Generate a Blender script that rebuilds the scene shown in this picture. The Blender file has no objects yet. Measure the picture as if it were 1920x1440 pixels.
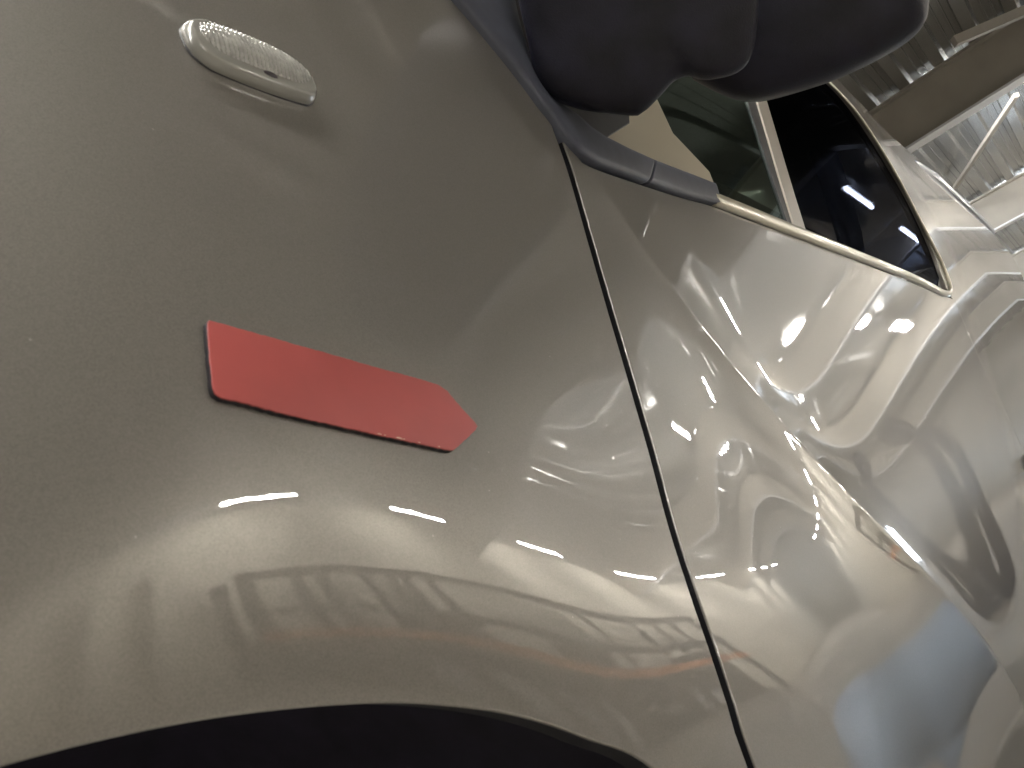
import bpy, bmesh, math, random
import numpy as np
from mathutils import Vector, Matrix
from mathutils.geometry import delaunay_2d_cdt
random.seed(4)
SC=bpy.context.scene
COL=SC.collection
# ---------- camera ----------
def _cam():
    yaw,pit,rol=[math.radians(a) for a in (52.1,7.2,-7.2)]
    f=Vector((math.sin(yaw)*math.cos(pit),math.cos(yaw)*math.cos(pit),math.sin(pit)))
    r=Vector((math.cos(yaw),-math.sin(yaw),0)); u=r.cross(f)
    R=r*math.cos(rol)+u*math.sin(rol); U=-r*math.sin(rol)+u*math.cos(rol)
    cd=bpy.data.cameras.new('camera'); co=bpy.data.objects.new('camera',cd); COL.objects.link(co)
    m=Matrix((R,U,-f)).transposed().to_4x4(); m.translation=Vector((-.118,-.216,.723)); co.matrix_world=m
    cd.sensor_width=36; cd.lens=1508.4/1920*36; cd.clip_start=.01; cd.clip_end=200
    cd.dof.use_dof=True; cd.dof.focus_distance=1.1; cd.dof.aperture_fstop=32.0
    SC.camera=co
_cam()
# ---------- world, exposure ----------
W=bpy.data.worlds.new('World'); SC.world=W; W.use_nodes=True
W.node_tree.nodes['Background'].inputs[0].default_value=(.75,.8,.9,1); W.node_tree.nodes['Background'].inputs[1].default_value=.35
SC.view_settings.view_transform='Standard'; SC.view_settings.look='None'; SC.view_settings.gamma=1; SC.view_settings.exposure=1.78
SC.view_settings.use_curve_mapping=False
SC.cycles.use_denoising=True; SC.cycles.max_bounces=8; SC.cycles.diffuse_bounces=3; SC.cycles.glossy_bounces=5; SC.cycles.transmission_bounces=6; SC.cycles.transparent_max_bounces=8
SC.cycles.sample_clamp_indirect=6.0; SC.cycles.caustics_reflective=False; SC.cycles.caustics_refractive=False; SC.cycles.blur_glossy=.3
LAMP_E=42.0   # emission of the tubes

# ---------- camera model and body surface (pure numpy) ----------
import numpy as np, math
YAW,PIT,ROL=[math.radians(a) for a in (52.1,7.2,-7.2)]; FPX=1508.4; CAM=np.array([-.118,-.216,.723])
_f=np.array([math.sin(YAW)*math.cos(PIT),math.cos(YAW)*math.cos(PIT),math.sin(PIT)])
_r=np.array([math.cos(YAW),-math.sin(YAW),0.]); _u=np.cross(_r,_f)
CR=_r*math.cos(ROL)+_u*math.sin(ROL); CU=-_r*math.sin(ROL)+_u*math.cos(ROL); CF=_f
def ray(px,py):
    v=CF+CR*(px-960)/FPX-CU*(py-720)/FPX; return v/np.linalg.norm(v)
def project(P):
    v=np.asarray(P,float)-CAM; z=v@CF; return 960+FPX*(v@CR)/z, 720-FPX*(v@CU)/z
# --- tensor B-spline in (s,Z)
S0,S1,NS=-1.5,3.75,28
Z0,Z1,NZ=0.0,1.76,32
def s_of(X): return np.arcsinh((X+.15)/.25)
def x_of(s): return .25*np.sinh(s)-.15
def bas(t):
    return np.array([(1-t)**3,3*t**3-6*t**2+4,-3*t**3+3*t**2+3*t+1,t**3])/6., np.array([-(1-t)**2*3,9*t**2-12*t,-9*t**2+6*t+3,3*t**2])/6.
# crease: height of the crease line as a function of X, and its strength
CX=np.array([.30,.42,.50,.62,.78,1.0,1.45,2.2]); CZ=None
def crease_fn(X,Z):
    X=np.asarray(X,float)
    ss=s_of(X); sm=2.2; sc=np.minimum(ss,sm); zc=np.polyval(CRP,sc)+np.polyval(np.polyder(CRP),sm)*(ss-sc); dz=np.polyval(np.polyder(CRP),sc)/np.sqrt((X+.15)**2+.0625)
    t=np.clip((X-.38)/.3,0,1); A=CRA*t*t*(3-2*t); dA=CRA*6*t*(1-t)/.3
    h=Z-zc; q=np.sqrt(h*h+CRW**2); E=np.exp(-q/CRL); f=A*CRL*(1-E); fh=A*E*h/q
    return f, -fh*dz+dA*CRL*(1-E), fh
CRL=.09
def rowcoef(X,Z):
    s=(s_of(X)-S0)/(S1-S0)*NS; z=(Z-Z0)/(Z1-Z0)*NZ
    i=int(min(max(math.floor(s),0),NS-1)); j=int(min(max(math.floor(z),0),NZ-1))
    bs,ds=bas(s-i); bz,dz=bas(z-j)
    ks=NS/(S1-S0)/math.sqrt((X+.15)**2+.0625); kz=NZ/(Z1-Z0)
    idx=[(i+a)*(NZ+3)+j+b for a in range(4) for b in range(4)]
    return idx,np.outer(bs,bz).ravel(),np.outer(ds,bz).ravel()*ks,np.outer(bs,dz).ravel()*kz
NC=(NS+3)*(NZ+3)
def surf(X,Z):
    """Y, dY/dX, dY/dZ on arrays"""
    X=np.atleast_1d(np.asarray(X,float)); Z=np.atleast_1d(np.asarray(Z,float))
    s=(s_of(X)-S0)/(S1-S0)*NS; z=(Z-Z0)/(Z1-Z0)*NZ
    i=np.clip(np.floor(s).astype(int),0,NS-1); j=np.clip(np.floor(z).astype(int),0,NZ-1)
    bs,ds=bas(s-i); bz,dz=bas(z-j)
    ks=NS/(S1-S0)/np.sqrt((X+.15)**2+.0625); kz=NZ/(Z1-Z0)
    f=np.zeros_like(X); fx=f.copy(); fz=f.copy()
    for a in range(4):
        for b in range(4):
            c=COEF[(i+a)*(NZ+3)+j+b]; f+=c*bs[a]*bz[b]; fx+=c*ds[a]*bz[b]; fz+=c*bs[a]*dz[b]
    g,gx,gz=crease_fn(X,Z)
    return f+g,fx*ks+gx,fz*kz+gz
def hit(px,py,off=0.0,ymax=None):
    """first meeting of the pixel's ray with the surface pushed out by -off"""
    v=ray(px,py); ts=np.concatenate([np.linspace(.15,1.2,400),np.linspace(1.2,9,900)])
    P=CAM+v*ts[:,None]; 
    ok=(P[:,0]<4.9)&(P[:,2]<1.74)&(P[:,2]>.02)
    g=P[:,1]-(surf(np.clip(P[:,0],-.6,5.0),np.clip(P[:,2],.01,1.75))[0]+off)
    k=np.where((g[1:]>0)&(g[:-1]<=0))[0]
    if len(k)==0: k=[int(np.argmin(np.abs(g[:-1])))]
    k=k[0]; a,b=ts[k],ts[k+1]
    for _ in range(30):
        m=(a+b)/2; p=CAM+v*m
        if p[1]-(surf(p[0],p[2])[0][0]+off)>0: b=m
        else: a=m
    return CAM+v*a
CRP=np.array([0,-.35,1.4]); CRA=0.0; CRW=.0035
PTS=[] # (X,Z,Y,w)
def P(X,Z,Y,w=20): PTS.append((X,Z,Y,w))
# front fender
for X in (-.5,-.3,-.1):
    P(X,.45,.01+.25*max(0,-X-.1)**1.5,4); P(X,.68,.0+.25*max(0,-X-.1)**1.5,6); P(X,.78,.018+.3*max(0,-X-.1)**1.5); P(X,.90,.055+.3*max(0,-X-.1)**1.5); P(X,1.0,.115+.3*max(0,-X-.1)**1.5)
for X in (0,.1,.2): P(X,.77,.02,10); P(X,.90,.055,10); P(X,1.0,.105,14)
P(.1,.45,.0,3); P(.3,.4,.02,4); P(.32,.92,.075); P(.3,.15,.05,6)
# door
P(.44,1.02,.135); P(.43,.85,.065,6); P(.43,.7,.03,6); P(.43,.51,.02,6); P(.43,.3,.035,8); P(.43,.1,.07)
for X,o in ((.7,0),(1.0,-.01),(1.5,-.02),(2.1,-.02),(2.8,0),(3.5,.01),(4.3,.03),(4.9,.06)):
    P(X,1.0,.125+o*.3,12); P(X,.85,.07+o,5); P(X,.68,.035+o,5); P(X,.5,.035+o,5); P(X,.3,.04+o,8); P(X,.08,.08)
    for Z,Y in ((1.08,.142),(1.2,.155),(1.35,.175),(1.5,.20),(1.62,.225),(1.74,.26)): P(X,Z,Y+.2*o*0)
for X in (-.5,0,.45): 
    for Z,Y in ((1.1,.19),(1.3,.26),(1.5,.33),(1.7,.4)): P(X,Z,Y,4)
REFL=[]
def Rf(px,py,T,w=6): REFL.append((px,py,T,w))
ROW1=dict(y=-7.5,z=3.9,x0=5.15,dx=2.6); ROW2=dict(y=-3.5,z=5.3)
def Rd(px,py,az,el,w):
    a,e=math.radians(az),math.radians(el); REFL.append((px,py,CAM+np.array([math.sin(a)*math.cos(e),-math.cos(a)*math.cos(e),math.sin(e)])*60,w))
for (a,b),x in (((440,927),4.55),((535,933),5.7),((716,957),7.15),((858,990),8.35),((975,1023),9.75),((1062,1060),10.95),((1137,1097),12.35),((1200,1130),13.55)): Rf(a,b,(x,-7.5,4.3),60)
AZP=([0,200,488,787,1018,1168,1300,1400],[19.5,25,33.5,45,53,58,63,66]); BOP=([0,200,330,440,787,1018,1168,1290],[1230,1060,950,930,972,1040,1112,1180]); ARP=([0,200,400,700,900,1100,1230,1330],[1425,1372,1335,1308,1318,1372,1432,1500])
for px in (0,100,200,330,460,600,750,900,1050,1180,1290):
    az=np.interp(px,*AZP); yb=np.interp(px,*BOP); ya=min(np.interp(px,*ARP),1430)-15; eb=math.degrees(math.atan(3.75/(9.1/math.cos(math.radians(az)))))
    for t in (.15,.4,.7,1.0): Rd(px,yb+(ya-yb)*t,az,eb+(-5.3-eb)*t,45 if t<.6 else 90)
for px,py,az,el,w in ((1400,1085,67,9,14),(1500,1020,70,9,14),(1600,985,73,9,10),(1450,1200,68,2,12),(1640,1200,73,0,12),(1550,1330,71,-5,10),(1700,1330,75,-6,10),
  (1700,760,77,12,8),(1405,503,74,21.5,8),(1683,582,79,15,4)): Rd(px,py,az,el,w)
def fit(lamreg=.9,iters=4):
    global COEF,CRA,CRP
    COEF=np.zeros(NC)
    # smoothness rows
    R_=[]
    def addD(idx,co,w): R_.append((idx,np.array(co)*w))
    for a in range(NS+3):
        dsm=2.2 if x_of(S0+(a-1)*(S1-S0)/NS)>.42 else 1.0
        for b in range(NZ+3):
            n=lambda i,j:i*(NZ+3)+j
            if b<NZ+1: addD([n(a,b),n(a,b+1),n(a,b+2)],[1,-2,1],30*lamreg*dsm)
            if a<NS+1: addD([n(a,b),n(a+1,b),n(a+2,b)],[1,-2,1],14*lamreg*dsm*(3 if dsm>1 else 1))
            if b<NZ+2 and a<NS+2: addD([n(a,b),n(a+1,b),n(a,b+1),n(a+1,b+1)],[1,-1,-1,1],12*lamreg*dsm*(2 if dsm>1 else 1))
            if b<NZ: addD([n(a,b+k) for k in range(4)],[-1,3,-3,1],60*lamreg*dsm)
            if a<NS: addD([n(a+k,b) for k in range(4)],[-1,3,-3,1],60*lamreg*dsm*(3 if dsm>1 else 1))
    base=np.zeros((NC,NC))
    for i,c in R_: base[np.ix_(i,i)]+=np.outer(c,c)
    for it in range(iters):
        rows=[];rhs=[]
        for X,Z,Y,w in PTS:
            idx,b,bx,bz=rowcoef(X,Z); r=np.zeros(NC); r[idx]=b*w; rows.append(r); rhs.append((Y-crease_fn(X,Z)[0])*w)
        if it>0:
            for px,py,T,w in REFL:
                p=hit(px,py); v=ray(px,py); o=np.array(T)-p; o/=np.linalg.norm(o); n=o-v; n/=n[1]
                # surface normal ~ (fx,-1,fz)
                fx,fz=-n[0],-n[2]; idx,b,bx,bz=rowcoef(p[0],p[2]); g=crease_fn(p[0],p[2])
                r=np.zeros(NC); wx=w*(.25 if px>1300 else 1); r[idx]=bx*wx; rows.append(r); rhs.append((fx-g[1])*wx)
                r=np.zeros(NC); r[idx]=bz*w; rows.append(r); rhs.append((fz-g[2])*w)
        G=base+1e-9*np.eye(NC); hh=np.zeros(NC)
        for q,h in zip(rows,rhs):
            k=np.nonzero(q)[0]; G[np.ix_(k,k)]+=np.outer(q[k],q[k]); hh[k]+=q[k]*h
        COEF=np.linalg.solve(G,hh)
        # crease line from its pixels
        c=np.array([hit(*p) for p in CREASE_PX]); 
        CRP=np.polyfit(s_of(c[:,0]),c[:,2],2)
        CRA=CREASE_A
CREASE_PX=[(1100,315),(1200,460),(1255,530),(1310,598),(1385,685),(1460,773),(1560,893),(1620,968),(1750,1120),(1920,1315)]
CREASE_A=.15

fit()
# ================= materials =================
def mat(name,color,rough=.5,metal=0.0,coat=0.0,coat_rough=.03,emit=None,estr=0,noise=None,spec=.5,bump=None,ior=None,coat_ior=1.5):
    m=bpy.data.materials.new(name); m.use_nodes=True; nt=m.node_tree; b=nt.nodes['Principled BSDF']
    b.inputs['Base Color'].default_value=(*color,1); b.inputs['Roughness'].default_value=rough; b.inputs['Metallic'].default_value=metal
    b.inputs['Coat Weight'].default_value=coat; b.inputs['Coat Roughness'].default_value=coat_rough; b.inputs['Coat IOR'].default_value=coat_ior
    b.inputs['Specular IOR Level'].default_value=spec
    if ior: b.inputs['IOR'].default_value=ior
    if emit: b.inputs['Emission Color'].default_value=(*emit,1); b.inputs['Emission Strength'].default_value=estr
    tc=nt.nodes.new('ShaderNodeTexCoord')
    if noise:
        sc,amt=noise[:2]; n=nt.nodes.new('ShaderNodeTexNoise'); n.inputs['Scale'].default_value=sc; n.inputs['Detail'].default_value=6
        nt.links.new(tc.outputs['Object'],n.inputs['Vector'])
        r=nt.nodes.new('ShaderNodeMapRange'); r.inputs[1].default_value=.3; r.inputs[2].default_value=.7; r.inputs[3].default_value=1-amt; r.inputs[4].default_value=1+amt
        nt.links.new(n.outputs[0],r.inputs[0])
        v=nt.nodes.new('ShaderNodeVectorMath'); v.operation='SCALE'; v.inputs[0].default_value=color; nt.links.new(r.outputs[0],v.inputs['Scale'])
        nt.links.new(v.outputs[0],b.inputs['Base Color'])
        if len(noise)>2:
            q=nt.nodes.new('ShaderNodeMapRange'); q.inputs[1].default_value=.3; q.inputs[2].default_value=.7; q.inputs[3].default_value=max(0,rough-noise[2]); q.inputs[4].default_value=rough+noise[2]
            nt.links.new(n.outputs[0],q.inputs[0]); nt.links.new(q.outputs[0],b.inputs['Roughness'])
    if bump:
        sc,st,di=bump; n=nt.nodes.new('ShaderNodeTexNoise'); n.inputs['Scale'].default_value=sc; n.inputs['Detail'].default_value=3
        nt.links.new(tc.outputs['Object'],n.inputs['Vector'])
        bp=nt.nodes.new('ShaderNodeBump'); bp.inputs['Strength'].default_value=st; bp.inputs['Distance'].default_value=di
        nt.links.new(n.outputs[0],bp.inputs['Height']); nt.links.new(bp.outputs[0],b.inputs['Normal'])
    return m
def paint_material():
    m=bpy.data.materials.new('taupe_metallic_paint'); m.use_nodes=True; nt=m.node_tree; b=nt.nodes['Principled BSDF']
    tc=nt.nodes.new('ShaderNodeTexCoord')
    # metal flakes: tiny cells that vary brightness a little and tilt the base coat
    vo=nt.nodes.new('ShaderNodeTexVoronoi'); vo.inputs['Scale'].default_value=2600; nt.links.new(tc.outputs['Object'],vo.inputs['Vector'])
    sep=nt.nodes.new('ShaderNodeSeparateColor'); nt.links.new(vo.outputs['Color'],sep.inputs[0])
    r=nt.nodes.new('ShaderNodeMapRange'); r.inputs[3].default_value=.88; r.inputs[4].default_value=1.12; nt.links.new(sep.outputs[0],r.inputs[0])
    v=nt.nodes.new('ShaderNodeVectorMath'); v.operation='SCALE'; v.inputs[0].default_value=PAINT; nt.links.new(r.outputs[0],v.inputs['Scale']); nt.links.new(v.outputs[0],b.inputs['Base Color'])
    b.inputs['Metallic'].default_value=.4; b.inputs['Roughness'].default_value=.38
    b.inputs['Coat Weight'].default_value=1; b.inputs['Coat IOR'].default_value=1.82
    # faint wipe haze on the clear coat
    n=nt.nodes.new('ShaderNodeTexNoise'); n.inputs['Scale'].default_value=9; n.inputs['Detail'].default_value=5; nt.links.new(tc.outputs['Object'],n.inputs['Vector'])
    q=nt.nodes.new('ShaderNodeMapRange'); q.inputs[1].default_value=.35; q.inputs[2].default_value=.75; q.inputs[3].default_value=.002; q.inputs[4].default_value=.012
    nt.links.new(n.outputs[0],q.inputs[0]); nt.links.new(q.outputs[0],b.inputs['Coat Roughness'])
    # sparse dust specks lying on the coat
    dn=nt.nodes.new('ShaderNodeTexVoronoi'); dn.inputs['Scale'].default_value=150; nt.links.new(tc.outputs['Object'],dn.inputs['Vector'])
    ds_=nt.nodes.new('ShaderNodeSeparateColor'); nt.links.new(dn.outputs['Color'],ds_.inputs[0])
    m1=nt.nodes.new('ShaderNodeMath'); m1.operation='GREATER_THAN'; m1.inputs[1].default_value=.965; nt.links.new(ds_.outputs[1],m1.inputs[0])
    m2=nt.nodes.new('ShaderNodeMath'); m2.operation='LESS_THAN'; m2.inputs[1].default_value=.06; nt.links.new(dn.outputs['Distance'],m2.inputs[0])
    m3=nt.nodes.new('ShaderNodeMath'); m3.operation='MULTIPLY'; nt.links.new(m1.outputs[0],m3.inputs[0]); nt.links.new(m2.outputs[0],m3.inputs[1])
    mm=nt.nodes.new('ShaderNodeMix'); mm.data_type='RGBA'; mm.inputs[7].default_value=(.42,.40,.36,1); nt.links.new(m3.outputs[0],mm.inputs[0]); nt.links.new(v.outputs[0],mm.inputs[6]); nt.links.new(mm.outputs[2],b.inputs['Base Color'])
    cw=nt.nodes.new('ShaderNodeMapRange'); cw.inputs[3].default_value=1; cw.inputs[4].default_value=.3; nt.links.new(m3.outputs[0],cw.inputs[0]); nt.links.new(cw.outputs[0],b.inputs['Coat Weight'])
    # orange peel
    o=nt.nodes.new('ShaderNodeTexNoise'); o.inputs['Scale'].default_value=170; o.inputs['Detail'].default_value=1.5; nt.links.new(tc.outputs['Object'],o.inputs['Vector'])
    bp=nt.nodes.new('ShaderNodeBump'); bp.inputs['Strength'].default_value=.06; bp.inputs['Distance'].default_value=.00018
    nt.links.new(o.outputs[0],bp.inputs['Height']); nt.links.new(bp.outputs[0],b.inputs['Coat Normal'])
    return m
PAINT=(.262,.246,.226)
M=dict(
 paint=paint_material(),
 black=mat('black_plastic',(.012,.012,.016),.42,bump=(900,.15,.0005),noise=(14,.25,.08)),
 mirrorplastic=mat('mirror_plastic',(.009,.009,.018),.45,noise=(30,.6,.12),bump=(900,.5,.0008),spec=.35),
 seal=mat('rubber_seal',(.075,.082,.11),.5,noise=(60,.12)),
 dark=mat('gap_shade',(.006,.006,.010),.9),
 liner=mat('wheel_liner',(.012,.010,.022),.95,noise=(30,.3)),
 sail=mat('beige_sail',(.62,.56,.43),.4,coat=.4),
 trim=mat('cream_trim',(.66,.62,.50),.3,metal=.4,coat=.6),
 strip=mat('grey_strip',(.52,.48,.42),.4,coat=.5),
 red=mat('red_film',(.43,.085,.08),.45,coat=.15,coat_rough=.25,noise=(22,.12,.1),bump=(120,.06,.001)),
 magnet=mat('magnet_black',(.008,.007,.012),.6),
 glint=mat('worn_edge_glint',(.75,.62,.5),.3),
 lens=mat('clear_lens',(.40,.395,.375),.10,coat=1.0,coat_rough=.03,noise=(160,.18)),
 lensrim=mat('lens_rim',(.30,.297,.276),.25,coat=1.0),
 bulb=mat('bulb_dark',(.03,.022,.03),.3),
 deck=mat('galvanised_deck',(.38,.385,.38),.24,metal=.85,noise=(.8,.05)),
 steel=mat('painted_steel',(.36,.335,.29),.5,noise=(2,.08)),
 steelwhite=mat('white_steel',(.80,.82,.84),.4),
 wall=mat('beige_wall',(.92,.87,.76),.75,noise=(.8,.06)),
 endwall=mat('grey_end_wall',(.42,.40,.36),.7,noise=(.8,.1)),
 floor=mat('concrete_floor',(.30,.28,.25),.45,noise=(1.5,.18,.1)),
 darkwall=mat('dark_wall',(.10,.105,.095),.8),
 orange=mat('orange_beam',(.85,.26,.05),.5),
 upright=mat('rack_upright',(.09,.088,.085),.5),
 boxes=mat('dark_boxes',(.05,.046,.044),.7,noise=(3,.3)),
 alloy=mat('alloy',(.92,.92,.92),.5),
 tyre=mat('tyre',(.012,.012,.013),.8),
 tube=mat('lamp_tube',(1,1,1),.5,emit=(1,.95,.88),estr=LAMP_E),
 bay_fill=mat('bay_fill_tube',(1,1,1),.5,emit=(.95,.97,1),estr=90.0),
 tubehouse=mat('lamp_housing',(.8,.8,.78),.4),
 navy=mat('navy_loop',(.02,.026,.05),.4),
 bluepale=mat('pale_blue',(.40,.52,.72),.5),
 daylight=mat('daylight',(1,1,1),.5,emit=(.80,.90,1.0),estr=5.0),
 railblue=mat('rail_blue_grey',(.16,.19,.26),.3,metal=.5,coat=.5),
 inter=mat('interior_cloth',(.10,.098,.095),.8,noise=(40,.1)),
 slab_grey=mat('dark_grey_green',(.14,.15,.13),.8,noise=(1,.1)),
 vancol=mat('dark_green_grey',(.05,.055,.048),.4,coat=.6),
)
def glass_mat(name,tint,refl):
    m=bpy.data.materials.new(name); m.use_nodes=True; nt=m.node_tree; nt.nodes.clear()
    out=nt.nodes.new('ShaderNodeOutputMaterial'); mx=nt.nodes.new('ShaderNodeMixShader'); t=nt.nodes.new('ShaderNodeBsdfTransparent'); g=nt.nodes.new('ShaderNodeBsdfGlossy'); fr=nt.nodes.new('ShaderNodeFresnel')
    t.inputs[0].default_value=(*tint,1); g.inputs[0].default_value=(*refl,1); g.inputs['Roughness'].default_value=.015; fr.inputs[0].default_value=1.52
    nt.links.new(fr.outputs[0],mx.inputs[0]); nt.links.new(t.outputs[0],mx.inputs[1]); nt.links.new(g.outputs[0],mx.inputs[2]); nt.links.new(mx.outputs[0],out.inputs[0])
    return m
M['glassf']=glass_mat('front_glass',(.30,.42,.38),(.80,.98,.92)); M['glassr']=glass_mat('rear_glass',(.16,.16,.17),(.03,.036,.055))
# ================= object helpers =================
def obj(name,me_or_bm,m,parent=None,label=None,cat=None,group=None,kind=None,smooth=False):
    if isinstance(me_or_bm,bmesh.types.BMesh):
        me=bpy.data.meshes.new(name); me_or_bm.to_mesh(me); me_or_bm.free()
        if smooth:
            for p in me.polygons: p.use_smooth=True
    else: me=me_or_bm
    if m is not None: me.materials.append(m)
    o=bpy.data.objects.new(name,me); COL.objects.link(o)
    if parent is not None: o.parent=parent
    for k,v in (('label',label),('category',cat),('group',group),('kind',kind)):
        if v: o[k]=v
    return o
def empty(name,label,cat,loc=(0,0,0),group=None):
    o=bpy.data.objects.new(name,None); COL.objects.link(o); o.location=loc; o['label']=label; o['category']=cat
    if group: o['group']=group
    return o
def box(bm,a,b,rot=None):
    r=bmesh.ops.create_cube(bm,size=1); a=Vector(a); b=Vector(b)
    for v in r['verts']:
        v.co=Vector(((a.x+b.x)/2+v.co.x*(b.x-a.x),(a.y+b.y)/2+v.co.y*(b.y-a.y),(a.z+b.z)/2+v.co.z*(b.z-a.z)))
        if rot: v.co=rot@v.co
    return r['verts']
def bar(bm,p,q,w,h,up=(0,0,1)):
    p=Vector(p); q=Vector(q); d=(q-p); L=d.length; d.normalize(); s=d.cross(Vector(up)); s.normalize(); u=s.cross(d)
    r=bmesh.ops.create_cube(bm,size=1)
    for v in r['verts']:
        c=v.co.copy(); v.co=p+d*(L*(c.x+.5))+s*(c.y*w)+u*(c.z*h)
def cyl(bm,p,q,r,n=16,r2=None):
    p=Vector(p); q=Vector(q); d=q-p; M4=d.to_track_quat('Z','Y').to_matrix().to_4x4(); M4.translation=(p+q)/2
    bmesh.ops.create_cone(bm,cap_ends=True,segments=n,radius1=r,radius2=r if r2 is None else r2,depth=d.length,matrix=M4)
def sweep(pts,radii,n=12,flat=1.0,closed_ends=True,up=Vector((0,-1,0))):
    bm=bmesh.new(); rings=[]
    for k,p in enumerate(pts):
        p=Vector(p); a=Vector(pts[max(0,k-1)]); b=Vector(pts[min(len(pts)-1,k+1)]); d=(b-a).normalized(); s=d.cross(up).normalized(); u=s.cross(d)
        rings.append([bm.verts.new(p+s*(math.cos(t)*radii[k])+u*(math.sin(t)*radii[k]*flat)) for t in [2*math.pi*i/n for i in range(n)]])
    for r1,r2 in zip(rings,rings[1:]):
        for i in range(n): bm.faces.new((r1[i],r1[(i+1)%n],r2[(i+1)%n],r2[i]))
    if closed_ends: bm.faces.new(rings[0][::-1]); bm.faces.new(rings[-1])
    bmesh.ops.recalc_face_normals(bm,faces=bm.faces); return bm
def pspline(pts,step):
    """smooth dense polyline through points (Catmull-Rom)"""
    P_=np.array(pts,float); out=[]
    for i in range(len(P_)-1):
        a,b,c,d=P_[max(0,i-1)],P_[i],P_[i+1],P_[min(len(P_)-1,i+2)]
        n=max(1,int(np.linalg.norm(c-b)/step))
        for k in range(n):
            t=k/n; out.append(.5*((2*b)+(c-a)*t+(2*a-5*b+4*c-d)*t*t+(-a+3*b-3*c+d)*t**3))
    out.append(P_[-1]); return np.array(out)
def lin(pts,step):
    P_=np.array(pts,float); out=[]
    for b,c in zip(P_[:-1],P_[1:]):
        n=max(1,int(np.linalg.norm(c-b)/step)); out+= [b+(c-b)*k/n for k in range(n)]
    out.append(P_[-1]); return np.array(out)
def xz(pts,off=0.0):
    return [tuple(hit(p[0],p[1],off)[[0,2]]) for p in pts]
def nrm(X,Z):
    f,fx,fz=surf(X,Z); n=np.stack([fx,-np.ones_like(fx),fz],-1); return f,n/np.linalg.norm(n,axis=-1,keepdims=True)
def panel(name,outline,m,parent,off=0.0,ds=.012,dz=.008,lip=.012,roll=.0022,label=None,darklip=False):
    """a sheet that follows the body surface inside an (X,Z) outline, with a rolled and folded edge"""
    O=np.array(outline,float)
    if np.linalg.norm(O[0]-O[-1])<1e-6: O=O[:-1]
    ar=.5*np.sum(O[:,0]*np.roll(O[:,1],-1)-np.roll(O[:,0],-1)*O[:,1])
    if ar<0: O=O[::-1]
    SZ=.35
    def to(q): return np.stack([s_of(q[:,0]),q[:,1]/SZ],-1)
    Q=to(O); n=len(Q)
    t=np.roll(O,-1,0)-np.roll(O,1,0); t/=np.linalg.norm(t,axis=1,keepdims=True)+1e-12; outw=np.stack([t[:,1],-t[:,0]],-1)
    s0,s1=Q[:,0].min(),Q[:,0].max(); z0,z1=O[:,1].min(),O[:,1].max()
    gs=np.arange(s0+ds/2,s1,ds); gz=np.arange(z0+dz/2,z1,dz)
    G=np.array([(s,z/SZ) for s in gs for z in gz])
    # inside test + keep clear of the border
    x,y=G[:,0],G[:,1]; ins=np.zeros(len(G),bool); dmin=np.full(len(G),9.)
    for i in range(n):
        a,b=Q[i],Q[(i+1)%n]
        c=((a[1]>y)!=(b[1]>y)); 
        if abs(b[1]-a[1])>1e-12: ins^=c&(x<(b[0]-a[0])*(y-a[1])/(b[1]-a[1])+a[0])
        ab=b-a; tt=np.clip(((x-a[0])*ab[0]+(y-a[1])*ab[1])/(ab@ab+1e-15),0,1); dmin=np.minimum(dmin,np.hypot(x-a[0]-tt*ab[0],y-a[1]-tt*ab[1]))
    G=G[ins&(dmin>ds*.45)]
    V=[Vector(map(float,q)) for q in Q]+[Vector(map(float,q)) for q in G]
    vo,ed,fa,ov,oe,of=delaunay_2d_cdt(V,[],[list(range(n))],1,1e-9)
    new=np.array([(v.x,v.y) for v in vo]); X=x_of(new[:,0]); Z=new[:,1]*SZ
    f,N=nrm(X,Z)
    verts=[(X[i],f[i]+off,Z[i]) for i in range(len(X))]; norms=[tuple(q) for q in N]
    faces=[]
    for q in fa:
        q=list(q); a,b,c=[np.array(verts[i]) for i in q[:3]]
        if np.cross(b-a,c-a)@N[q[0]]<0: q=q[::-1]
        faces.append(q)
    # border
    first={}
    for i,lst in enumerate(ov):
        for j in lst:
            if j<n: first[j]=i
    B=[first[j] for j in range(n) if j in first]; idx=[j for j in range(n) if j in first]
    ring_prev=B
    if lip>0:
        for rk,(outd,ind,tilt) in enumerate(((roll*.55,roll*.15,.45),(roll*.9,roll*.5,.85),(roll,roll*1.1,1.0),(roll,lip,1.0))):
            base=len(verts); ring=[]
            for j,bi in zip(idx,B):
                o3=np.array([outw[j,0],0,outw[j,1]]); nn=N[bi]; o3=o3-nn*(o3@nn); o3/=np.linalg.norm(o3)
                p=np.array(verts[bi])+o3*outd-nn*ind; verts.append(tuple(p)); q=nn*(1-tilt)+o3*tilt; norms.append(tuple(q/np.linalg.norm(q))); ring.append(len(verts)-1)
            m_=len(B)
            for i in range(m_):
                a,b,c,d=ring_prev[i],ring_prev[(i+1)%m_],ring[(i+1)%m_],ring[i]
                q=[a,d,c,b]; A=[np.array(verts[k]) for k in q]; 
                if np.cross(A[1]-A[0],A[2]-A[0])@np.array(norms[ring[i]])<0: q=q[::-1]
                faces.append(q)
            ring_prev=ring
    me=bpy.data.meshes.new(name); me.from_pydata([tuple(map(float,v)) for v in verts],[],faces); me.update()
    for p in me.polygons: p.use_smooth=True
    me.normals_split_custom_set_from_vertices([tuple(map(float,q)) for q in norms])
    o=obj(name,me,m,parent,label)
    if darklip:
        me.materials.append(M['dark'])  # folded edge coloured black, so the shade of the gap is in the colour
        for i in range(len(faces)-len(B),len(faces)): me.polygons[i].material_index=1
    return o
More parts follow.
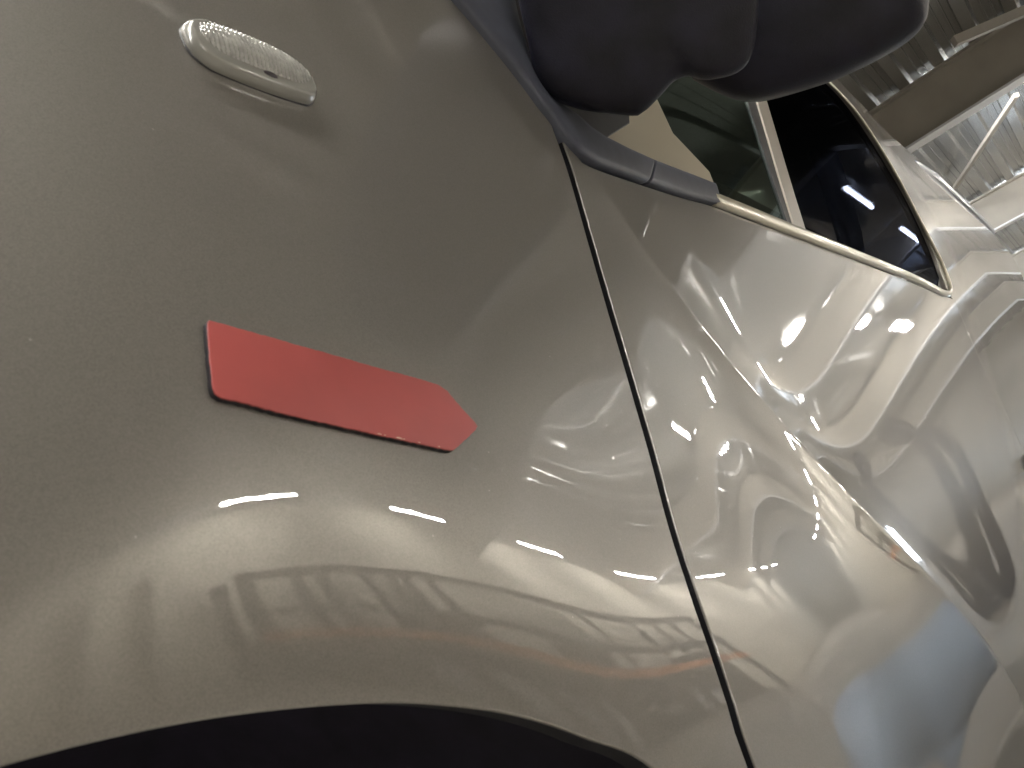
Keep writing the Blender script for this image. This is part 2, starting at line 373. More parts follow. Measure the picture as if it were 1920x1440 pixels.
# ================= the hall =================
def deckz(y): return 5.9+.30*(2-y) if y>-1.5 else 5.9+.30*3.5-.30*(-1.5-y)
def deck():
    prof=[(0,0),(.10,0),(.13,.07),(.20,.07),(.205,.055),(.225,.055),(.23,.07),(.30,.07),(.305,.055),(.325,.055),(.33,.07),(.42,.07),(.45,0)]
    ys=[]; y=-9.2
    while y<7:
        ys+=[(y+a,b) for a,b in prof]; y+=.50
    bm=bmesh.new(); A=[bm.verts.new((-9,a,deckz(a)+b)) for a,b in ys]; B=[bm.verts.new((45,a,deckz(a)+b)) for a,b in ys]
    for i in range(len(ys)-1): bm.faces.new((A[i],A[i+1],B[i+1],B[i]))
    obj('ceiling',bm,M['deck'],kind='structure')
deck()
bm=bmesh.new(); box(bm,(-9,-9.2,-.1),(45,7,0)); obj('floor',bm,M['floor'],kind='structure')
bm=bmesh.new(); box(bm,(-9,-9.2,0),(45,-9,4.95)); obj('wall_side',bm,M['wall'],kind='structure')
bm=bmesh.new(); box(bm,(-9,6.8,0),(45,7,4.3)); obj('wall_back',bm,M['wall'],kind='structure')
bm=bmesh.new(); box(bm,(-9.2,-9,0),(-9,7,8)); obj('wall_front',bm,M['darkwall'],kind='structure')
bm=bmesh.new(); box(bm,(45,-9,0),(45.2,7,8)); obj('wall_end',bm,M['endwall'],kind='structure')
# roof beams
_d=None
def beam(x,label):
    e=empty('roof_beam',label,'roof beam',(x,0,0),'steel beams under the ribbed roof')
    for nm,lo,hi,wd,m in (('web',-.86,-.05,.02,'steel'),('bottom_flange',-.90,-.86,.26,'steelwhite'),('top_flange',-.05,-.003,.26,'steel')):  # bottom flange made white: its lit underside is put into the colour
        bm=bmesh.new()
        for (ya,yb) in ((-9,-1.5),(-1.5,6.8)):
            za,zb=deckz(ya+1e-6 if ya==-1.5 else ya),deckz(yb)
            vs=box(bm,(-wd/2,ya,0),(wd/2,yb,1))
            for v in vs:
                t=(v.co.y-ya)/(yb-ya); v.co.z=(za+(zb-za)*t)+(lo if v.co.z<.5 else hi)
        obj(nm,bm,M[m],e)
    return e
beam(13.2,'deep grey steel beam crossing the silver ribbed roof above the car'); 
beam(20.9,'farther grey steel beam in the bright bay of the roof'); beam(28.8,'third grey steel beam, small and far along the roof'); beam(36.5,'last and smallest grey steel beam near the end of the roof')
bm=bmesh.new(); bar(bm,(11.2,.9,5.55),(12.6,-1.2,6.25),.10,.12); obj('purlin',bm,M['steel'],None,'pale diagonal steel bar next to the mirror, below the dark ribbed roof','steel bar')
def brace(p,q,lab):
    bm=bmesh.new(); bar(bm,p,q,.07,.07); return obj('roof_brace',bm,M['steel'],None,lab,'brace')
# lamps
def lamp(x,y,z,first=[None]):
    lab='long ceiling tube lamp hanging under the ribbed roof'
    if first[0] is None:
        e=empty('tube_lamp',lab,'ceiling lamp',(x,y,z),'tube lamps under the roof')
        bm=bmesh.new(); cyl(bm,(-.88,0,0),(.88,0,0),.038,10); obj('tube',bm,M['tube'],e,smooth=False)
        bm=bmesh.new(); box(bm,(-.92,-.06,.042),(.92,.06,.10)); obj('housing',bm,M['tubehouse'],e)
        first[0]=e; return e
    s=first[0]; e=s.copy(); COL.objects.link(e); e.location=(x,y,z)
    for ch in list(s.children): c=ch.copy(); COL.objects.link(c); c.parent=e
    return e
def mirrored(px,py,y=None,x=None):
    """where the ray of a pixel goes after the paint throws it back, on a plane"""
    p=hit(px,py); v=ray(px,py); s=surf(p[0],p[2]); n=np.array([s[1][0],-1,s[2][0]]); n/=np.linalg.norm(n); o=v-2*(v@n)*n
    t=(y-p[1])/o[1] if y is not None else (x-p[0])/o[0]
    return p+o*t
for q in ((488,930),(787,972),(1018,1040),(1168,1113),(1300,1150)):
    T=mirrored(*q,y=-7.5); 
for q in ((1405,503),(1683,582),(1855,674),(1360,935),(1275,1120)):
    T=mirrored(*q,y=-3.5);  T=mirrored(*q,y=-7.5);  
def bay_fill(x,y,z,first=[None]):
    lab='lamp added out of sight behind a roof beam to brighten the bay'
    if first[0] is None:
        e=empty('hidden_bay_lamp',lab,'ceiling lamp',(x,y,z),'added lamps hidden behind the roof beams')
        bm=bmesh.new(); cyl(bm,(0,-.6,0),(0,.6,0),.05,12); obj('tube',bm,M['bay_fill'],e)
        bm=bmesh.new(); box(bm,(-.07,-.65,-.12),(.07,.65,-.06)); obj('housing',bm,M['tubehouse'],e)
        first[0]=e; return e
    s=first[0]; e=s.copy(); COL.objects.link(e); e.location=(x,y,z)
    for ch in list(s.children): c=ch.copy(); COL.objects.link(c); c.parent=e
    return e
for x in (5.9,10.4,15.3,19.6,24.2,28.8,33.4,38.0): lamp(x,-7.5,4.3)
for x in (-6,-3): lamp(x,-6,3.9)
for k in range(0,3): lamp(18.3+4.5*k,-3.5,6.05)
for k in (1,2): lamp(11.6+4.2*k,-2.0,5.95)
for y in (.9,2.4,3.9):
    for xb in (13.6,21.3,29.2): bay_fill(xb,y,deckz(y)-.40)  # added lamps, hidden behind the beams, that brighten the roof bays
for x in (-3.6,-1.6,-.3):
    for y in (1.6,.5): lamp(x,y,3.95)  # unseen fill tubes added to brighten the fender from above
def deckhit(px,py,dz):
    v=ray(px,py); ts=np.linspace(2,60,6000); P_=CAM+v*ts[:,None]; g=np.array([p[2]-(deckz(p[1])+dz) for p in P_]); k=int(np.argmax(g>0)); return P_[k]
for a_,b_,l_ in (((1790,352),(1906,178),'brown brace crossing the bright bay behind the deep beam'),):
    A_=deckhit(*a_,-.12); B_=deckhit(*b_,-.5); bm=bmesh.new(); bar(bm,tuple(A_),tuple(B_),.07,.07); obj('roof_brace',bm,M['steel'],None,l_,'brace')
bm=bmesh.new(); box(bm,(-8.9,-8.95,4.15),(1.35,1.2,4.3)); box(bm,(1.35,-8.95,4.15),(2.4,-5.0,4.3)); obj('slab',bm,M['slab_grey'],None,'dark grey green mezzanine added above the front of the car to darken its reflection','slab')  # unseen slab added to darken the left part of the fender's reflection
# pillars / pipes on the wall, rack
for x,w_,lab in ((3.75,.16,'wide dark wall pillar nearest the front of the car'),(4.6,.10,'narrow dark wall pillar between the wide pillar and the rack')):
    bm=bmesh.new(); box(bm,(x-w_/2,-8.98,0),(x+w_/2,-8.8,3.6)); obj('wall_pillar',bm,M['steel'],None,lab,'pillar')
RKX=[mirrored(px,1130,y=-8.05)[0] for px in (475,640,775,845,1060,1170)]; RKZ=[float(np.mean([mirrored(px,py,y=-8.05)[2] for px,py in q])) for q in (((560,1195),(800,1200),(1000,1212)),((560,1140),(800,1150)),((560,1075),(800,1078)))]
WHL=[mirrored(px,py,y=-7.9) for px,py in ((853,1270),(958,1278),(1030,1276),(1090,1276),(1305,1300),(1340,1300))]
RKX=sorted(RKX); x0=RKX[0]; RL=RKX[-1]-x0+2.5; RKZ=[max(.8,RKZ[0]),max(1.5,RKZ[1]),max(2.2,RKZ[2])]
rk=empty('storage_rack','tall storage rack with orange beams mirrored above the wheel arch','rack',(x0,-8.4,0))
for x in [q-x0 for q in RKX]+[RL]:
    bm=bmesh.new(); box(bm,(x-.11,-.35,0),(x+.11,-.27,RKZ[2]+.1)); box(bm,(x-.11,.27,0),(x+.11,.35,RKZ[2]+.1))
    obj('upright',bm,M['upright'],rk)
for z,m,h in ((RKZ[0],'orange',.09),(RKZ[1],'upright',.09),(RKZ[2],'boxes',.10)):
    bm=bmesh.new(); box(bm,(-.1,.351,z-h),(RL+.1,.40,z+h)); obj('shelf_beam',bm,M[m],rk)
    bm=bmesh.new(); box(bm,(0,.10,z-.02),(RL,.30,z+.02)); obj('shelf_board',bm,M['boxes'],rk)
rr2=random.Random(5); nb=0
xx=x0+.2
while xx<x0+RL-1.2:
    w_=rr2.uniform(.8,1.5); h=RKZ[0]-.12-rr2.uniform(0,.12)
    for z,h2,go in ((0,h,True),(RKZ[0]+.021,rr2.uniform(.2,.5),rr2.random()<.4)):
        if not go: continue
        bm=bmesh.new(); box(bm,(-w_/2,-.24,0),(w_/2,.24,h2)); bmesh.ops.bevel(bm,geom=bm.edges[:],offset=.01,segments=1,affect='EDGES')
        o=obj('storage_box',bm,M['boxes'],None,'dark storage box on the shelves of the rack opposite the car','box','boxes on the storage rack'); o.location=(xx+w_/2,-8.4,z)
    xx+=w_+.04
def rim():
    e=empty('alloy_wheel','silver five spoke wheel leaning at the foot of the rack','wheel',(0,0,0),'wheels in front of the storage rack')
    bm=bmesh.new(); 
    R1,R2=.34,.29
    rr=[bm.verts.new((R*math.cos(a),y,R*math.sin(a))) for a in [2*math.pi*i/32 for i in range(32)] for R,y in ((R2,.05),(R1-.02,.06),(R1,0.02),(R1,-.12))]
    for i in range(32):
        for j in range(3):
            a=i*4+j; b=((i+1)%32)*4+j; bm.faces.new((rr[a],rr[a+1],rr[b+1],rr[b]))
    obj('tyre',bm,M['tyre'],e)
    bm=bmesh.new()
    for i in range(5):
        a=2*math.pi*i/5+.3
        for s in (-.16,.16): bar(bm,(.05*math.cos(a),.03,.05*math.sin(a)),(.285*math.cos(a+s),.04,.285*math.sin(a+s)),.045,.05,up=(0,1,0))
    cyl(bm,(0,-.02,0),(0,.05,0),.06,16); 
    n=32; 
    for i in range(n):
        a,b=2*math.pi*i/n,2*math.pi*(i+1)/n; bar(bm,(.28*math.cos(a),.04,.28*math.sin(a)),(.28*math.cos(b),.04,.28*math.sin(b)),.035,.03,up=(0,1,0))
    obj('rim',bm,M['alloy'],e)
    return e
r0=rim()
for k,p in enumerate(WHL):
    e=r0 if k==0 else r0.copy()
    if k:
        COL.objects.link(e)
        for ch in list(r0.children): c=ch.copy(); COL.objects.link(c); c.parent=e
    e.location=(p[0],-7.9,.34)
# unseen loop and rounded shape added for reflections in the door, and a doorway
LP=[(1600,850),(1680,822),(1755,815),(1795,850),(1830,930),(1868,1010),(1893,1090),(1885,1130),(1830,1100),(1760,1040),(1690,970),(1630,905)]
LPm=[mirrored(a_,b_,x=4.3) for a_,b_ in LP]
lp=pspline([tuple(q) for q in LPm]+[tuple(LPm[0])],.06)
lf=empty('reflection_loop','dark blue tubular trolley added for its reflection in the door','loop',(4.3,-.9,0))  # invented loop, shaped so that the door mirrors a dark ring
o=obj('hoop',sweep([tuple(p-np.array([4.3,-.9,0])) for p in lp],[.028]*len(lp),10,1.0,closed_ends=False,up=Vector((1,0,0))),M['navy'],lf,smooth=True)
bm=bmesh.new(); bmesh.ops.create_circle(bm,segments=40,radius=.001); bm.free()
def lathe(prof,n=48):
    bm=bmesh.new(); R_=[[bm.verts.new((r*math.cos(2*math.pi*i/n),r*math.sin(2*math.pi*i/n),z)) for i in range(n)] for r,z in prof]
    for p,q in zip(R_,R_[1:]):
        for i in range(n): bm.faces.new((p[i],p[(i+1)%n],q[(i+1)%n],q[i]))
    bm.faces.new(R_[0][::-1]); bm.faces.new(R_[-1]); bmesh.ops.recalc_face_normals(bm,faces=bm.faces); return bm
dr=empty('reflection_shape','pale blue round topped drum on the floor beside the car','shape',(1.75,-.37,0))  # invented rounded body, added so the door mirrors a pale blue patch
obj('body',lathe([(.17,0),(.185,.02),(.19,.14),(.184,.15),(.19,.16),(.192,.30),(.18,.37),(.14,.42),(.08,.44),(.02,.445)]),M['bluepale'],dr,smooth=True)
gd=empty('side_door','open doorway with blue white daylight in the end wall, mirrored low on the door crease','doorway',(44.95,-2.0,0))
bm=bmesh.new(); box(bm,(0,-.7,0),(.03,.7,2.4)); obj('opening',bm,M['daylight'],gd)
bm=bmesh.new(); box(bm,(-.08,-.8,2.4),(0,.8,2.5)); obj('lintel',bm,M['steelwhite'],gd)
# ================= the car =================
car=empty('car','glossy taupe grey car with a red arrow on its front fender','car',(0,0,0))
SH=[(1040,235),(1070,320),(1102,430),(1141,565),(1181,700),(1223,845),(1262,990),(1299,1105),(1336,1212),(1372,1320),(1411,1440)]
def shift(pts,a,b): 
    n=len(pts)-1; return [(p[0]+(a+(b-a)*i/n),p[1]) for i,p in enumerate(pts)]
shF=xz(shift(SH,-6,-10)); shD=xz(shift(SH,6,9))
g=shD[-1]; shD+= [(g[0]+.004,.45),(g[0]+.012,.3),(g[0]+.02,.12)]; g=shF[-1]; shF+=[(g[0]+.003,.45),(g[0]+.008,.36),(g[0]+.012,.25)]
AR=xz([(0,1430),(200,1378),(400,1340),(600,1318),(760,1313),(900,1325),(1000,1345),(1100,1380),(1230,1440)])
ARC=list(AR)
xl,zl=ARC[0]; xc=xl-.02
AR=xz([(-340,1570),(-160,1488)])+AR; ARC=list(AR); xl,zl=ARC[0]
left=[(xl-.08,zl-.03),(xl-.17,zl-.09),(xl-.24,zl-.17),(xl-.28,zl-.26),(xl-.30,zl-.36)]
xr,zr=ARC[-1]; right=[(xr+.045,zr-.06),(xr+.075,zr-.13),(xr+.085,zr-.22),(xr+.085,zr-.32)]
arch=pspline(left[::-1]+ARC+right,.006)
FT=xz([(1035,228),(1008,187),(960,122),(905,57),(852,2)])
top=FT+[(FT[-1][0]-.03,FT[-1][1]+.04),(FT[-1][0]-.12,1.16),(-.1,1.17),(-.55,1.12)]
fo=np.vstack([pspline(shF[::-1],.008),pspline(top,.008)[1:],lin([(-.55,1.12),(-.55,.30)],.02)[1:], lin([(-.55,.30),tuple(arch[0])],.02)[1:],arch[1:],lin([tuple(arch[-1]),shF[-1]],.01)[1:-1]])
fender=panel('front_fender',fo,M['paint'],car,roll=.0011,darklip=True,ds=.010,dz=.0065)
# arch lip: rounded return flange and dark liner
def ribbon(name,line,rows,m):
    bm=bmesh.new(); R_=[]
    for (x,z) in line:
        f,N=nrm(np.array([x]),np.array([z])); cx,cz=xl-.02,.25; d=np.array([cx-x,0,cz-z]); d/=np.linalg.norm(d)
        R_.append([bm.verts.new(Vector((x,f[0],z))+Vector(d)*a+Vector((0,1,0))*b) for a,b in rows])
    for p,q in zip(R_,R_[1:]):
        for i in range(len(rows)-1): bm.faces.new((p[i],p[i+1],q[i+1],q[i]))
    return obj(name,bm,m,car,smooth=True)
ribbon('wheel_arch_liner',arch[::3],((-.001,.011),(-.012,.03),(-.03,.06),(-.035,.22),(.02,.40),(.25,.42),(.6,.42)),M['liner'])
# door
BE=[(1046,246),(1066,275),(1092,306),(1135,325),(1200,347),(1262,367),(1346,391)]
belt2=[(1400,412),(1500,448),(1600,487),(1700,527),(1755,550),(1790,562)]
bx=xz(BE+belt2); xq,zq=bx[-1]
do=np.vstack([pspline(shD[::-1],.008),pspline([shD[0]]+bx[1:],.010)[1:],lin([(xq,zq),(xq,.12)],.02)[1:],lin([(xq,.12),shD[-1]],.02)[1:-1]])
door=panel('door',do,M['paint'],car,roll=.0011,darklip=True,ds=.010,dz=.007)
# rear quarter with the roof rail and pillar
GE=[(1440,60),(1500,105),(1549,146),(1588,187),(1628,243),(1668,308),(1708,378),(1747,462),(1766,515),(1776,540),(1783,556)]
SI=[(1500,60),(1545,118),(1562,139),(1588,168),(1620,200),(1656,240),(1702,282),(1727,303),(1757,335),(1800,377),(1845,418)]
ge=xz(GE); si=xz(SI)
xe=5.05
si2=si+[(xe-.9,si[-1][1]+.0),(xe,si[-1][1]-.03)]
qo=np.vstack([pspline(ge,.012),lin([ge[-1],(xq+.006,zq-.004)],.012)[1:],lin([(xq+.006,zq-.004),(xq+.006,.12)],.02)[1:],lin([(xq+.006,.12),(xe,.2)],.03)[1:],lin([(xe,.2),(xe+.02,.9),(xe,si2[-1][1])],.03)[1:],pspline(si2[::-1],.015)[1:],lin([si[0],ge[0]],.02)[1:-1]])
quarter=panel('rear_quarter_panel',qo,M['paint'],car,ds=.006,dz=.008)
# roof skin going inboard from the rail
bm=bmesh.new(); R_=[]
ln=pspline([(si[0][0]-.5,si[0][1]-.02)]+si2,.03)
for x,z in ln:
    f=surf(x,z)[0][0]; R_.append([bm.verts.new((x,f+a,z+b)) for a,b in ((.004,.0),(.012,.008),(.03,.014),(.08,.022),(.4,.05),(.8,.06))])
for p,q in zip(R_,R_[1:]):
    for i in range(5): bm.faces.new((p[i],p[i+1],q[i+1],q[i]))
obj('roof',bm,M['paint'],car,smooth=True)
# body core behind the gaps
bm=bmesh.new()
for (xa,xb,za,zb,ya) in ((.30,.46,.15,.96,.0),):
    G=[]; 
    for x in np.linspace(.22,.62,14):
        G.append([bm.verts.new((x,surf(x,z)[0][0]+.03,z)) for z in np.linspace(.12,1.06,24)])
    for p,q in zip(G,G[1:]):
        for i in range(23): bm.faces.new((p[i],p[i+1],q[i+1],q[i]))
obj('door_jamb',bm,M['dark'],car,smooth=True)
# glazing
def gl(name,px,m,off,lab=None,lip=.004,**k):
    o=xz(px,off); return panel(name,lin(o+[o[0]],.012)[:-1],m,car,off=off,ds=.02,dz=.015,lip=lip,roll=.001,label=lab,**k)
gl('window_glass',[(1180,60),(1388,70),(1412,196),(1488,424),(1345,388),(1318,325),(1262,262),(1195,160)],M['glassf'],.012,'greenish front side glass')
gl('window_glass',[(1428,70),(1520,105),(1549,150),(1588,191),(1628,247),(1668,312),(1708,382),(1747,466),(1762,512),(1758,540),(1505,444),(1422,180)],M['glassr'],.0085,'dark tinted rear side glass')
gl('window_pillar',[(1386,70),(1412,70),(1430,196),(1504,440),(1482,432),(1402,190)],M['black'],.009,'gloss black strip of the window pillar')
gl('window_pillar',[(1402,70),(1423,70),(1438,190),(1518,452),(1498,446),(1421,190)],M['strip'],.006,'pale strip of the window pillar')
gl('sail_panel',[(1060,180),(1150,150),(1232,186),(1262,250),(1300,290),(1330,322),(1342,352),(1345,380),(1290,352),(1225,325),(1180,305),(1120,280),(1075,240)],M['sail'],.006,'beige corner panel under the mirror foot')
gl('pillar_trim',[(846,-8),(905,62),(955,126),(1002,188),(1032,230),(1060,262),(1100,280),(1180,230),(1180,60),(1050,-100),(850,-100)],M['black'],.004,'black trim below the windscreen pillar')
# rubber seal strip along the belt
def along(px,off): return [hit(a,b,off) for a,b in px]
sp=[(1018,200),(1036,216),(1060,240),(1085,263),(1115,283),(1160,305),(1222,330),(1290,352),(1338,367)]
up_=[(955,-25),(972,55),(992,130),(1012,168),(1030,188),(1046,196),(1075,215),(1100,238),(1130,258),(1176,281),(1226,303),(1290,327),(1334,344)]
lo_=[(838,-15),(902,60),(958,128),(1000,184),(1014,204),(1030,222),(1052,255),(1080,288),(1112,308),(1150,322),(1216,346),(1290,372),(1344,384)]
def stripmesh(name,up,lo,m,parent,thick=.006,off=-.002,lab=None):
    A=pspline([hit(a,b,off) for a,b in up],.006); B=pspline([hit(a,b,off) for a,b in lo],.006); n=60
    def rs(P_): 
        t=np.linspace(0,len(P_)-1,n); i=np.floor(t).astype(int).clip(0,len(P_)-2); return P_[i]+(P_[i+1]-P_[i])*(t-i)[:,None]
    A=rs(A);B=rs(B); bm=bmesh.new(); R_=[]
    for a,b in zip(A,B):
        R_.append([bm.verts.new(a+(b-a)*t+np.array([0,-h,0])) for t,h in ((0,-.012),(0,thick*.5),(.06,thick*.85),(.2,thick),(.8,thick),(.94,thick*.8),(1,thick*.4),(1,-.012))])
    for p,q in zip(R_,R_[1:]):
        for i in range(7): bm.faces.new((p[i],p[i+1],q[i+1],q[i]))
    bm.faces.new(R_[0]); bm.faces.new(R_[-1][::-1]); bmesh.ops.recalc_face_normals(bm,faces=bm.faces)
    return obj(name,bm,m,parent,lab,smooth=False)
def cut(P_,a,b): 
    k=len(P_)-1; n=22; out=[]
    for t in np.linspace(a*k,b*k,n): i=min(int(t),k-1); out.append(tuple(np.array(P_[i])*(1-(t-i))+np.array(P_[i+1])*(t-i)))
    return out
for o in (stripmesh('belt_seal',cut(up_,0,.823),cut(lo_,0,.823),M['seal'],car,lab='curved front piece of the grey rubber belt seal'),stripmesh('belt_seal',cut(up_,.828,1),cut(lo_,.828,1),M['seal'],car,lab='short rear end piece of the grey rubber belt seal')):
    for p in o.data.polygons: p.use_smooth=True
# bright window trim: thick along the belt, thin up the rear edge of the glass
TP=[(1338,373),(1400,397),(1500,437),(1600,476),(1700,516),(1745,537),(1768,549),(1782,549),(1781,532),(1763,486),(1727,416),(1688,340),(1648,272),(1608,212),(1568,167),(1540,142),(1490,100)]
tp=pspline([hit(a,b,-.003) for a,b in TP],.015)
def trad(k):
    t=np.linalg.norm(tp[k]-tp[0]); return 0
rad=[]
corner=max(range(len(tp)),key=lambda k: tp[k][0])
for k in range(len(tp)): 
    t=(k-corner)/12; w_=1/(1+math.exp(t)); d=np.linalg.norm(tp[k]-CAM); rad.append((.0072+.0016*d)*w_+(.0016+.0011*d)*(1-w_))
obj('window_trim',sweep([tuple(p) for p in tp],rad,12,.6),M['trim'],car,smooth=True)
# inside the cabin: dark box, seat back and inner pillar
bm=bmesh.new(); 
G=[(.45,.25),(4.2,.3)]
box(bm,(.5,.75,.8),(4.2,.78,1.62)); box(bm,(.5,.22,.75),(4.2,.77,.78)); obj('cabin_lining',bm,M['inter'],car)
def incab(px,y): 
    v=ray(*px); t=(y-CAM[1])/v[1]; return CAM+v*t
ip=[incab(p,.42) for p in ((1525,250),(1556,320),(1580,400),(1592,440),(1600,490))]
obj('seat_back',sweep([tuple(p) for p in pspline(ip,.05)],[.06]*len(pspline(ip,.05)),14,.6),M['inter'],car,smooth=True)
# roof rail
rp=[(1716,302),(1745,325),(1785,362),(1830,403),(1870,440),(1905,472)]
rr_=[hit(a,b,.0) for a,b in rp[:4]]; d_=rr_[3]-rr_[2]; d_/=np.linalg.norm(d_)
rr_=[p+np.array([0,.012,.0]) for p in rr_]+[rr_[3]+d_*.6+np.array([0,.015,-.01])]
q_=pspline(rr_,.04); obj('roof_rail',sweep([tuple(p) for p in q_],[.012+.012*min(1,k/8) for k in range(len(q_))],12,1.0),M['railblue'],car,smooth=True)
# door handle recess at the right edge of the frame
hp=hit(1932,868); 
bm=bmesh.new(); bmesh.ops.create_uvsphere(bm,u_segments=24,v_segments=16,radius=1)
for v in bm.verts: v.co=Vector((v.co.x*.105,v.co.y*.018,v.co.z*.026))+Vector(hp)+Vector((.0,-.002,0))
obj('door_handle',bm,M['black'],car,smooth=True)
# ---------- mirror ----------
mir=bpy.data.objects.new('door_mirror',None); COL.objects.link(mir); mir.parent=car
def inflate(name,px,plane_p,plane_n,front,back,m,parent,smooth_n=3,power=2.4,steps=10,lab=None):
    """solid body whose girth is the outline in a plane, domed to the front and to the back"""
    pn=Vector(plane_n).normalized(); pp=Vector(plane_p); C_=Vector(CAM); L=[]
    dense=pspline(px+[px[0]],10)[:-1]
    for a,b in dense:
        v=Vector(ray(a,b)); t=(pp-C_).dot(pn)/v.dot(pn); L.append(C_+v*t)
    c=sum(L,Vector())/len(L); bm=bmesh.new(); rings=[]
    prof=[]
    for k in range(steps+1): 
        a=math.pi/2*k/steps; prof.append((math.cos(a)**(2/power),math.sin(a)**(2/power)))
    seq=[(s,h*front) for s,h in prof[::-1]][0:]+[(s,-h*back) for s,h in prof[1:]]
    for s,h in seq:
        s=max(s,.02); rings.append([bm.verts.new(c+(p-c)*s+pn*h) for p in L])
    n=len(L)
    for r1,r2 in zip(rings,rings[1:]):
        for i in range(n): bm.faces.new((r1[i],r1[(i+1)%n],r2[(i+1)%n],r2[i]))
    bm.faces.new(rings[0]); bm.faces.new(rings[-1]); bmesh.ops.recalc_face_normals(bm,faces=bm.faces)
    return obj(name,bm,m,parent,lab,smooth=True)
HP=Vector(CAM)+Vector(ray(1540,0))*.82
inflate('housing',[(1300,150),(1345,174),(1390,189),(1440,187),(1540,158),(1600,134),(1660,104),(1705,76),(1732,45),(1739,5),(1745,-120),(1720,-230),(1600,-290),(1450,-300),(1330,-200),(1270,-60),(1262,70)],HP,(-.85,-.25,-.30),.05,.06,M['mirrorplastic'],mir,power=3.2)
FP=Vector(CAM)+Vector(ray(1150,80))*.70
inflate('foot',[(978,-120),(970,-20),(990,80),(1004,150),(1030,182),(1090,206),(1150,214),(1196,217),(1212,206),(1236,182),(1262,154),(1292,143),(1330,150),(1400,120),(1420,0),(1400,-140),(1200,-200)],FP,(-.75,-.45,-.45),.025,.05,M['mirrorplastic'],mir,power=3.0)
# ---------- side marker lamp ----------
def frame_at(a,b):
    p=hit(*a); q=hit(*b); c=(p+q)/2; f,N=nrm(np.array([c[0]]),np.array([c[2]])); c=np.array([c[0],f[0],c[2]]); n=N[0]; ax=q-p; L=np.linalg.norm(ax); ax/=L; ax-=n*(ax@n); ax/=np.linalg.norm(ax)
    up=np.cross(ax,n); 
    if up[2]<0: up=-up
    return c,ax,up,n,L
c,ax,up,n,L=frame_at((350,80),(575,166))
sl=bpy.data.objects.new('side_marker_lamp',None); COL.objects.link(sl); sl.parent=car
def mapp(a,b,h): return Vector(c+ax*a+up*b+n*(h*.74))
HL=L/2+.002; HWd=.0162
def capsule(t,s):
    """point of a rounded-end outline at angle t, scaled s"""
    ct,st=math.cos(t),math.sin(t); k=HL-HWd*1.15
    return (k*max(-1,min(1,ct*1.9))+HWd*1.15*ct)*(1-(1-s)*.45),HWd*math.copysign(abs(st)**.75,st)*s
def lensdome(name,levels,m,ribs=False,n_=160):
    bm=bmesh.new(); R_=[]
    for s,h in levels:
        R_.append([bm.verts.new(mapp(*capsule(2*math.pi*i/n_,s),h)) for i in range(n_)])
    for p,q in zip(R_,R_[1:]):
        for i in range(n_): bm.faces.new((p[i],p[(i+1)%n_],q[(i+1)%n_],q[i]))
    bm.faces.new(R_[-1]); bmesh.ops.recalc_face_normals(bm,faces=bm.faces)
    return obj(name,bm,m,sl,smooth=True)
lensdome('gasket',((1.02,-.002),(1.02,.0008),(.95,.0008)),M['black'])
lensdome('lens_rim',((1.0,.0005),(1.0,.0028),(.985,.0040),(.96,.0052),(.93,.0064),(.90,.0074),(.86,.0082),(.80,.0085),(.3,.0080)),M['lensrim'])
# ribbed inner lens as a height field
bm=bmesh.new(); NA,NB=260,72; G=[]
for i in range(NA):
    a=-1+2*i/(NA-1); row=[]
    for j in range(NB):
        b=-1+2*j/(NB-1)
        wmax=(1-abs(a)**6)**.5
        x=a*HL*.89+.0012*(1-b*b); y=b*wmax*HWd*.76+HWd*.17
        dome=.0098-.0022*a*a-.0030*b*b
        rib=.0015*abs(math.sin(math.pi*(a*.5+.5)*27+.25*b*b))**.6+.0004*abs(math.sin(math.pi*(b*.5+.5)*7))
        edge=min(1,(1-abs(b))*6,(1-abs(a))*18)
        row.append(bm.verts.new(mapp(x,y,.0070+(dome-.0070+rib)*edge)))
    G.append(row)
for p,q in zip(G,G[1:]):
    for j in range(NB-1): bm.faces.new((p[j],q[j],q[j+1],p[j+1]))
bmesh.ops.recalc_face_normals(bm,faces=bm.faces); obj('lens',bm,M['lens'],sl,smooth=True)
bm=bmesh.new(); bmesh.ops.create_uvsphere(bm,u_segments=16,v_segments=10,radius=1)
for v in bm.verts: v.co=mapp(.003+v.co.x*.0042,-.0098+v.co.y*.0021,.0078+v.co.z*.0018)
obj('bulb',bm,M['bulb'],sl,smooth=True)
bm=bmesh.new(); vs=box(bm,(-1,-1,-1),(1,1,1))
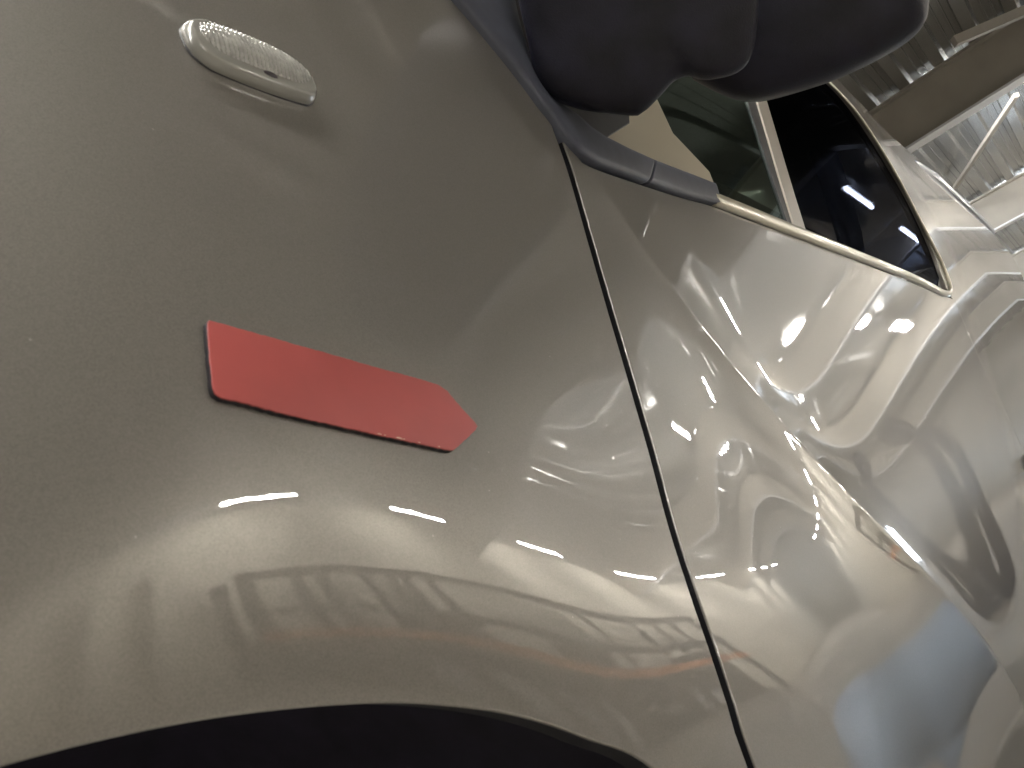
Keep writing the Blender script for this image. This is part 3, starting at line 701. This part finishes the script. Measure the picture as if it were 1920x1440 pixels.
for v in vs: v.co=mapp(.009+v.co.x*.010,-.0130+v.co.y*.0016,.0028+v.co.z*.0016)
bmesh.ops.bevel(bm,geom=bm.edges[:],offset=.0005,segments=2,affect='EDGES'); obj('clip',bm,M['lensrim'],sl,smooth=True)
# ---------- red arrow magnet ----------
arr=empty('arrow_magnet','red arrow shaped magnet stuck flat on the front fender, pointing to the door','magnet',(0,0,0))
AP=[(394,602),(560,648),(700,688),(790,712),(822,722),(838,733),(868,768),(891,793),(895,799),(892,805),(862,833),(851,843),(842,843),(700,812),(560,781),(440,750),(416,745),(405,738),(401,728),(396,680),(391,615),(391,605)]
thk=.0028
pa=[hit(a,b,-thk)[[0,2]] for a,b in AP]
rng=random.Random(3)
po=lin([tuple(q) for q in pa]+[tuple(pa[0])],.0012)[:-1]
po=np.array([(x+rng.gauss(0,.00009),z+rng.gauss(0,.00009)) for x,z in po])
panel('red_face',po,M['red'],arr,off=-thk,ds=.006,dz=.003,lip=.0006,roll=.0003)
pb=np.array(po); cen=pb.mean(0)
panel('magnet_sheet',pb+(pb-cen)*.001,M['magnet'],arr,off=-thk+.0004,ds=.02,dz=.01,lip=thk-.0003,roll=.0004)

# glints on the worn lower edge, put in as pale slivers
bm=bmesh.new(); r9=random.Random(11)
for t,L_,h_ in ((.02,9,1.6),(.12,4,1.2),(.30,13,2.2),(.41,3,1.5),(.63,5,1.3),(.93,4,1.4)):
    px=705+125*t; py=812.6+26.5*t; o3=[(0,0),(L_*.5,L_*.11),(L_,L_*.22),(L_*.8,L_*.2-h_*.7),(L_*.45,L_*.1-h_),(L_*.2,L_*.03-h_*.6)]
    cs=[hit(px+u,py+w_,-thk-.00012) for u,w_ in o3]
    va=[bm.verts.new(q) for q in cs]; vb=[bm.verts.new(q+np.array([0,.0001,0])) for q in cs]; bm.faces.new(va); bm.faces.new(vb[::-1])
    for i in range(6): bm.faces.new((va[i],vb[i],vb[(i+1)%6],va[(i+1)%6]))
bmesh.ops.recalc_face_normals(bm,faces=bm.faces); obj('worn_edge_glint',bm,M['glint'],arr)
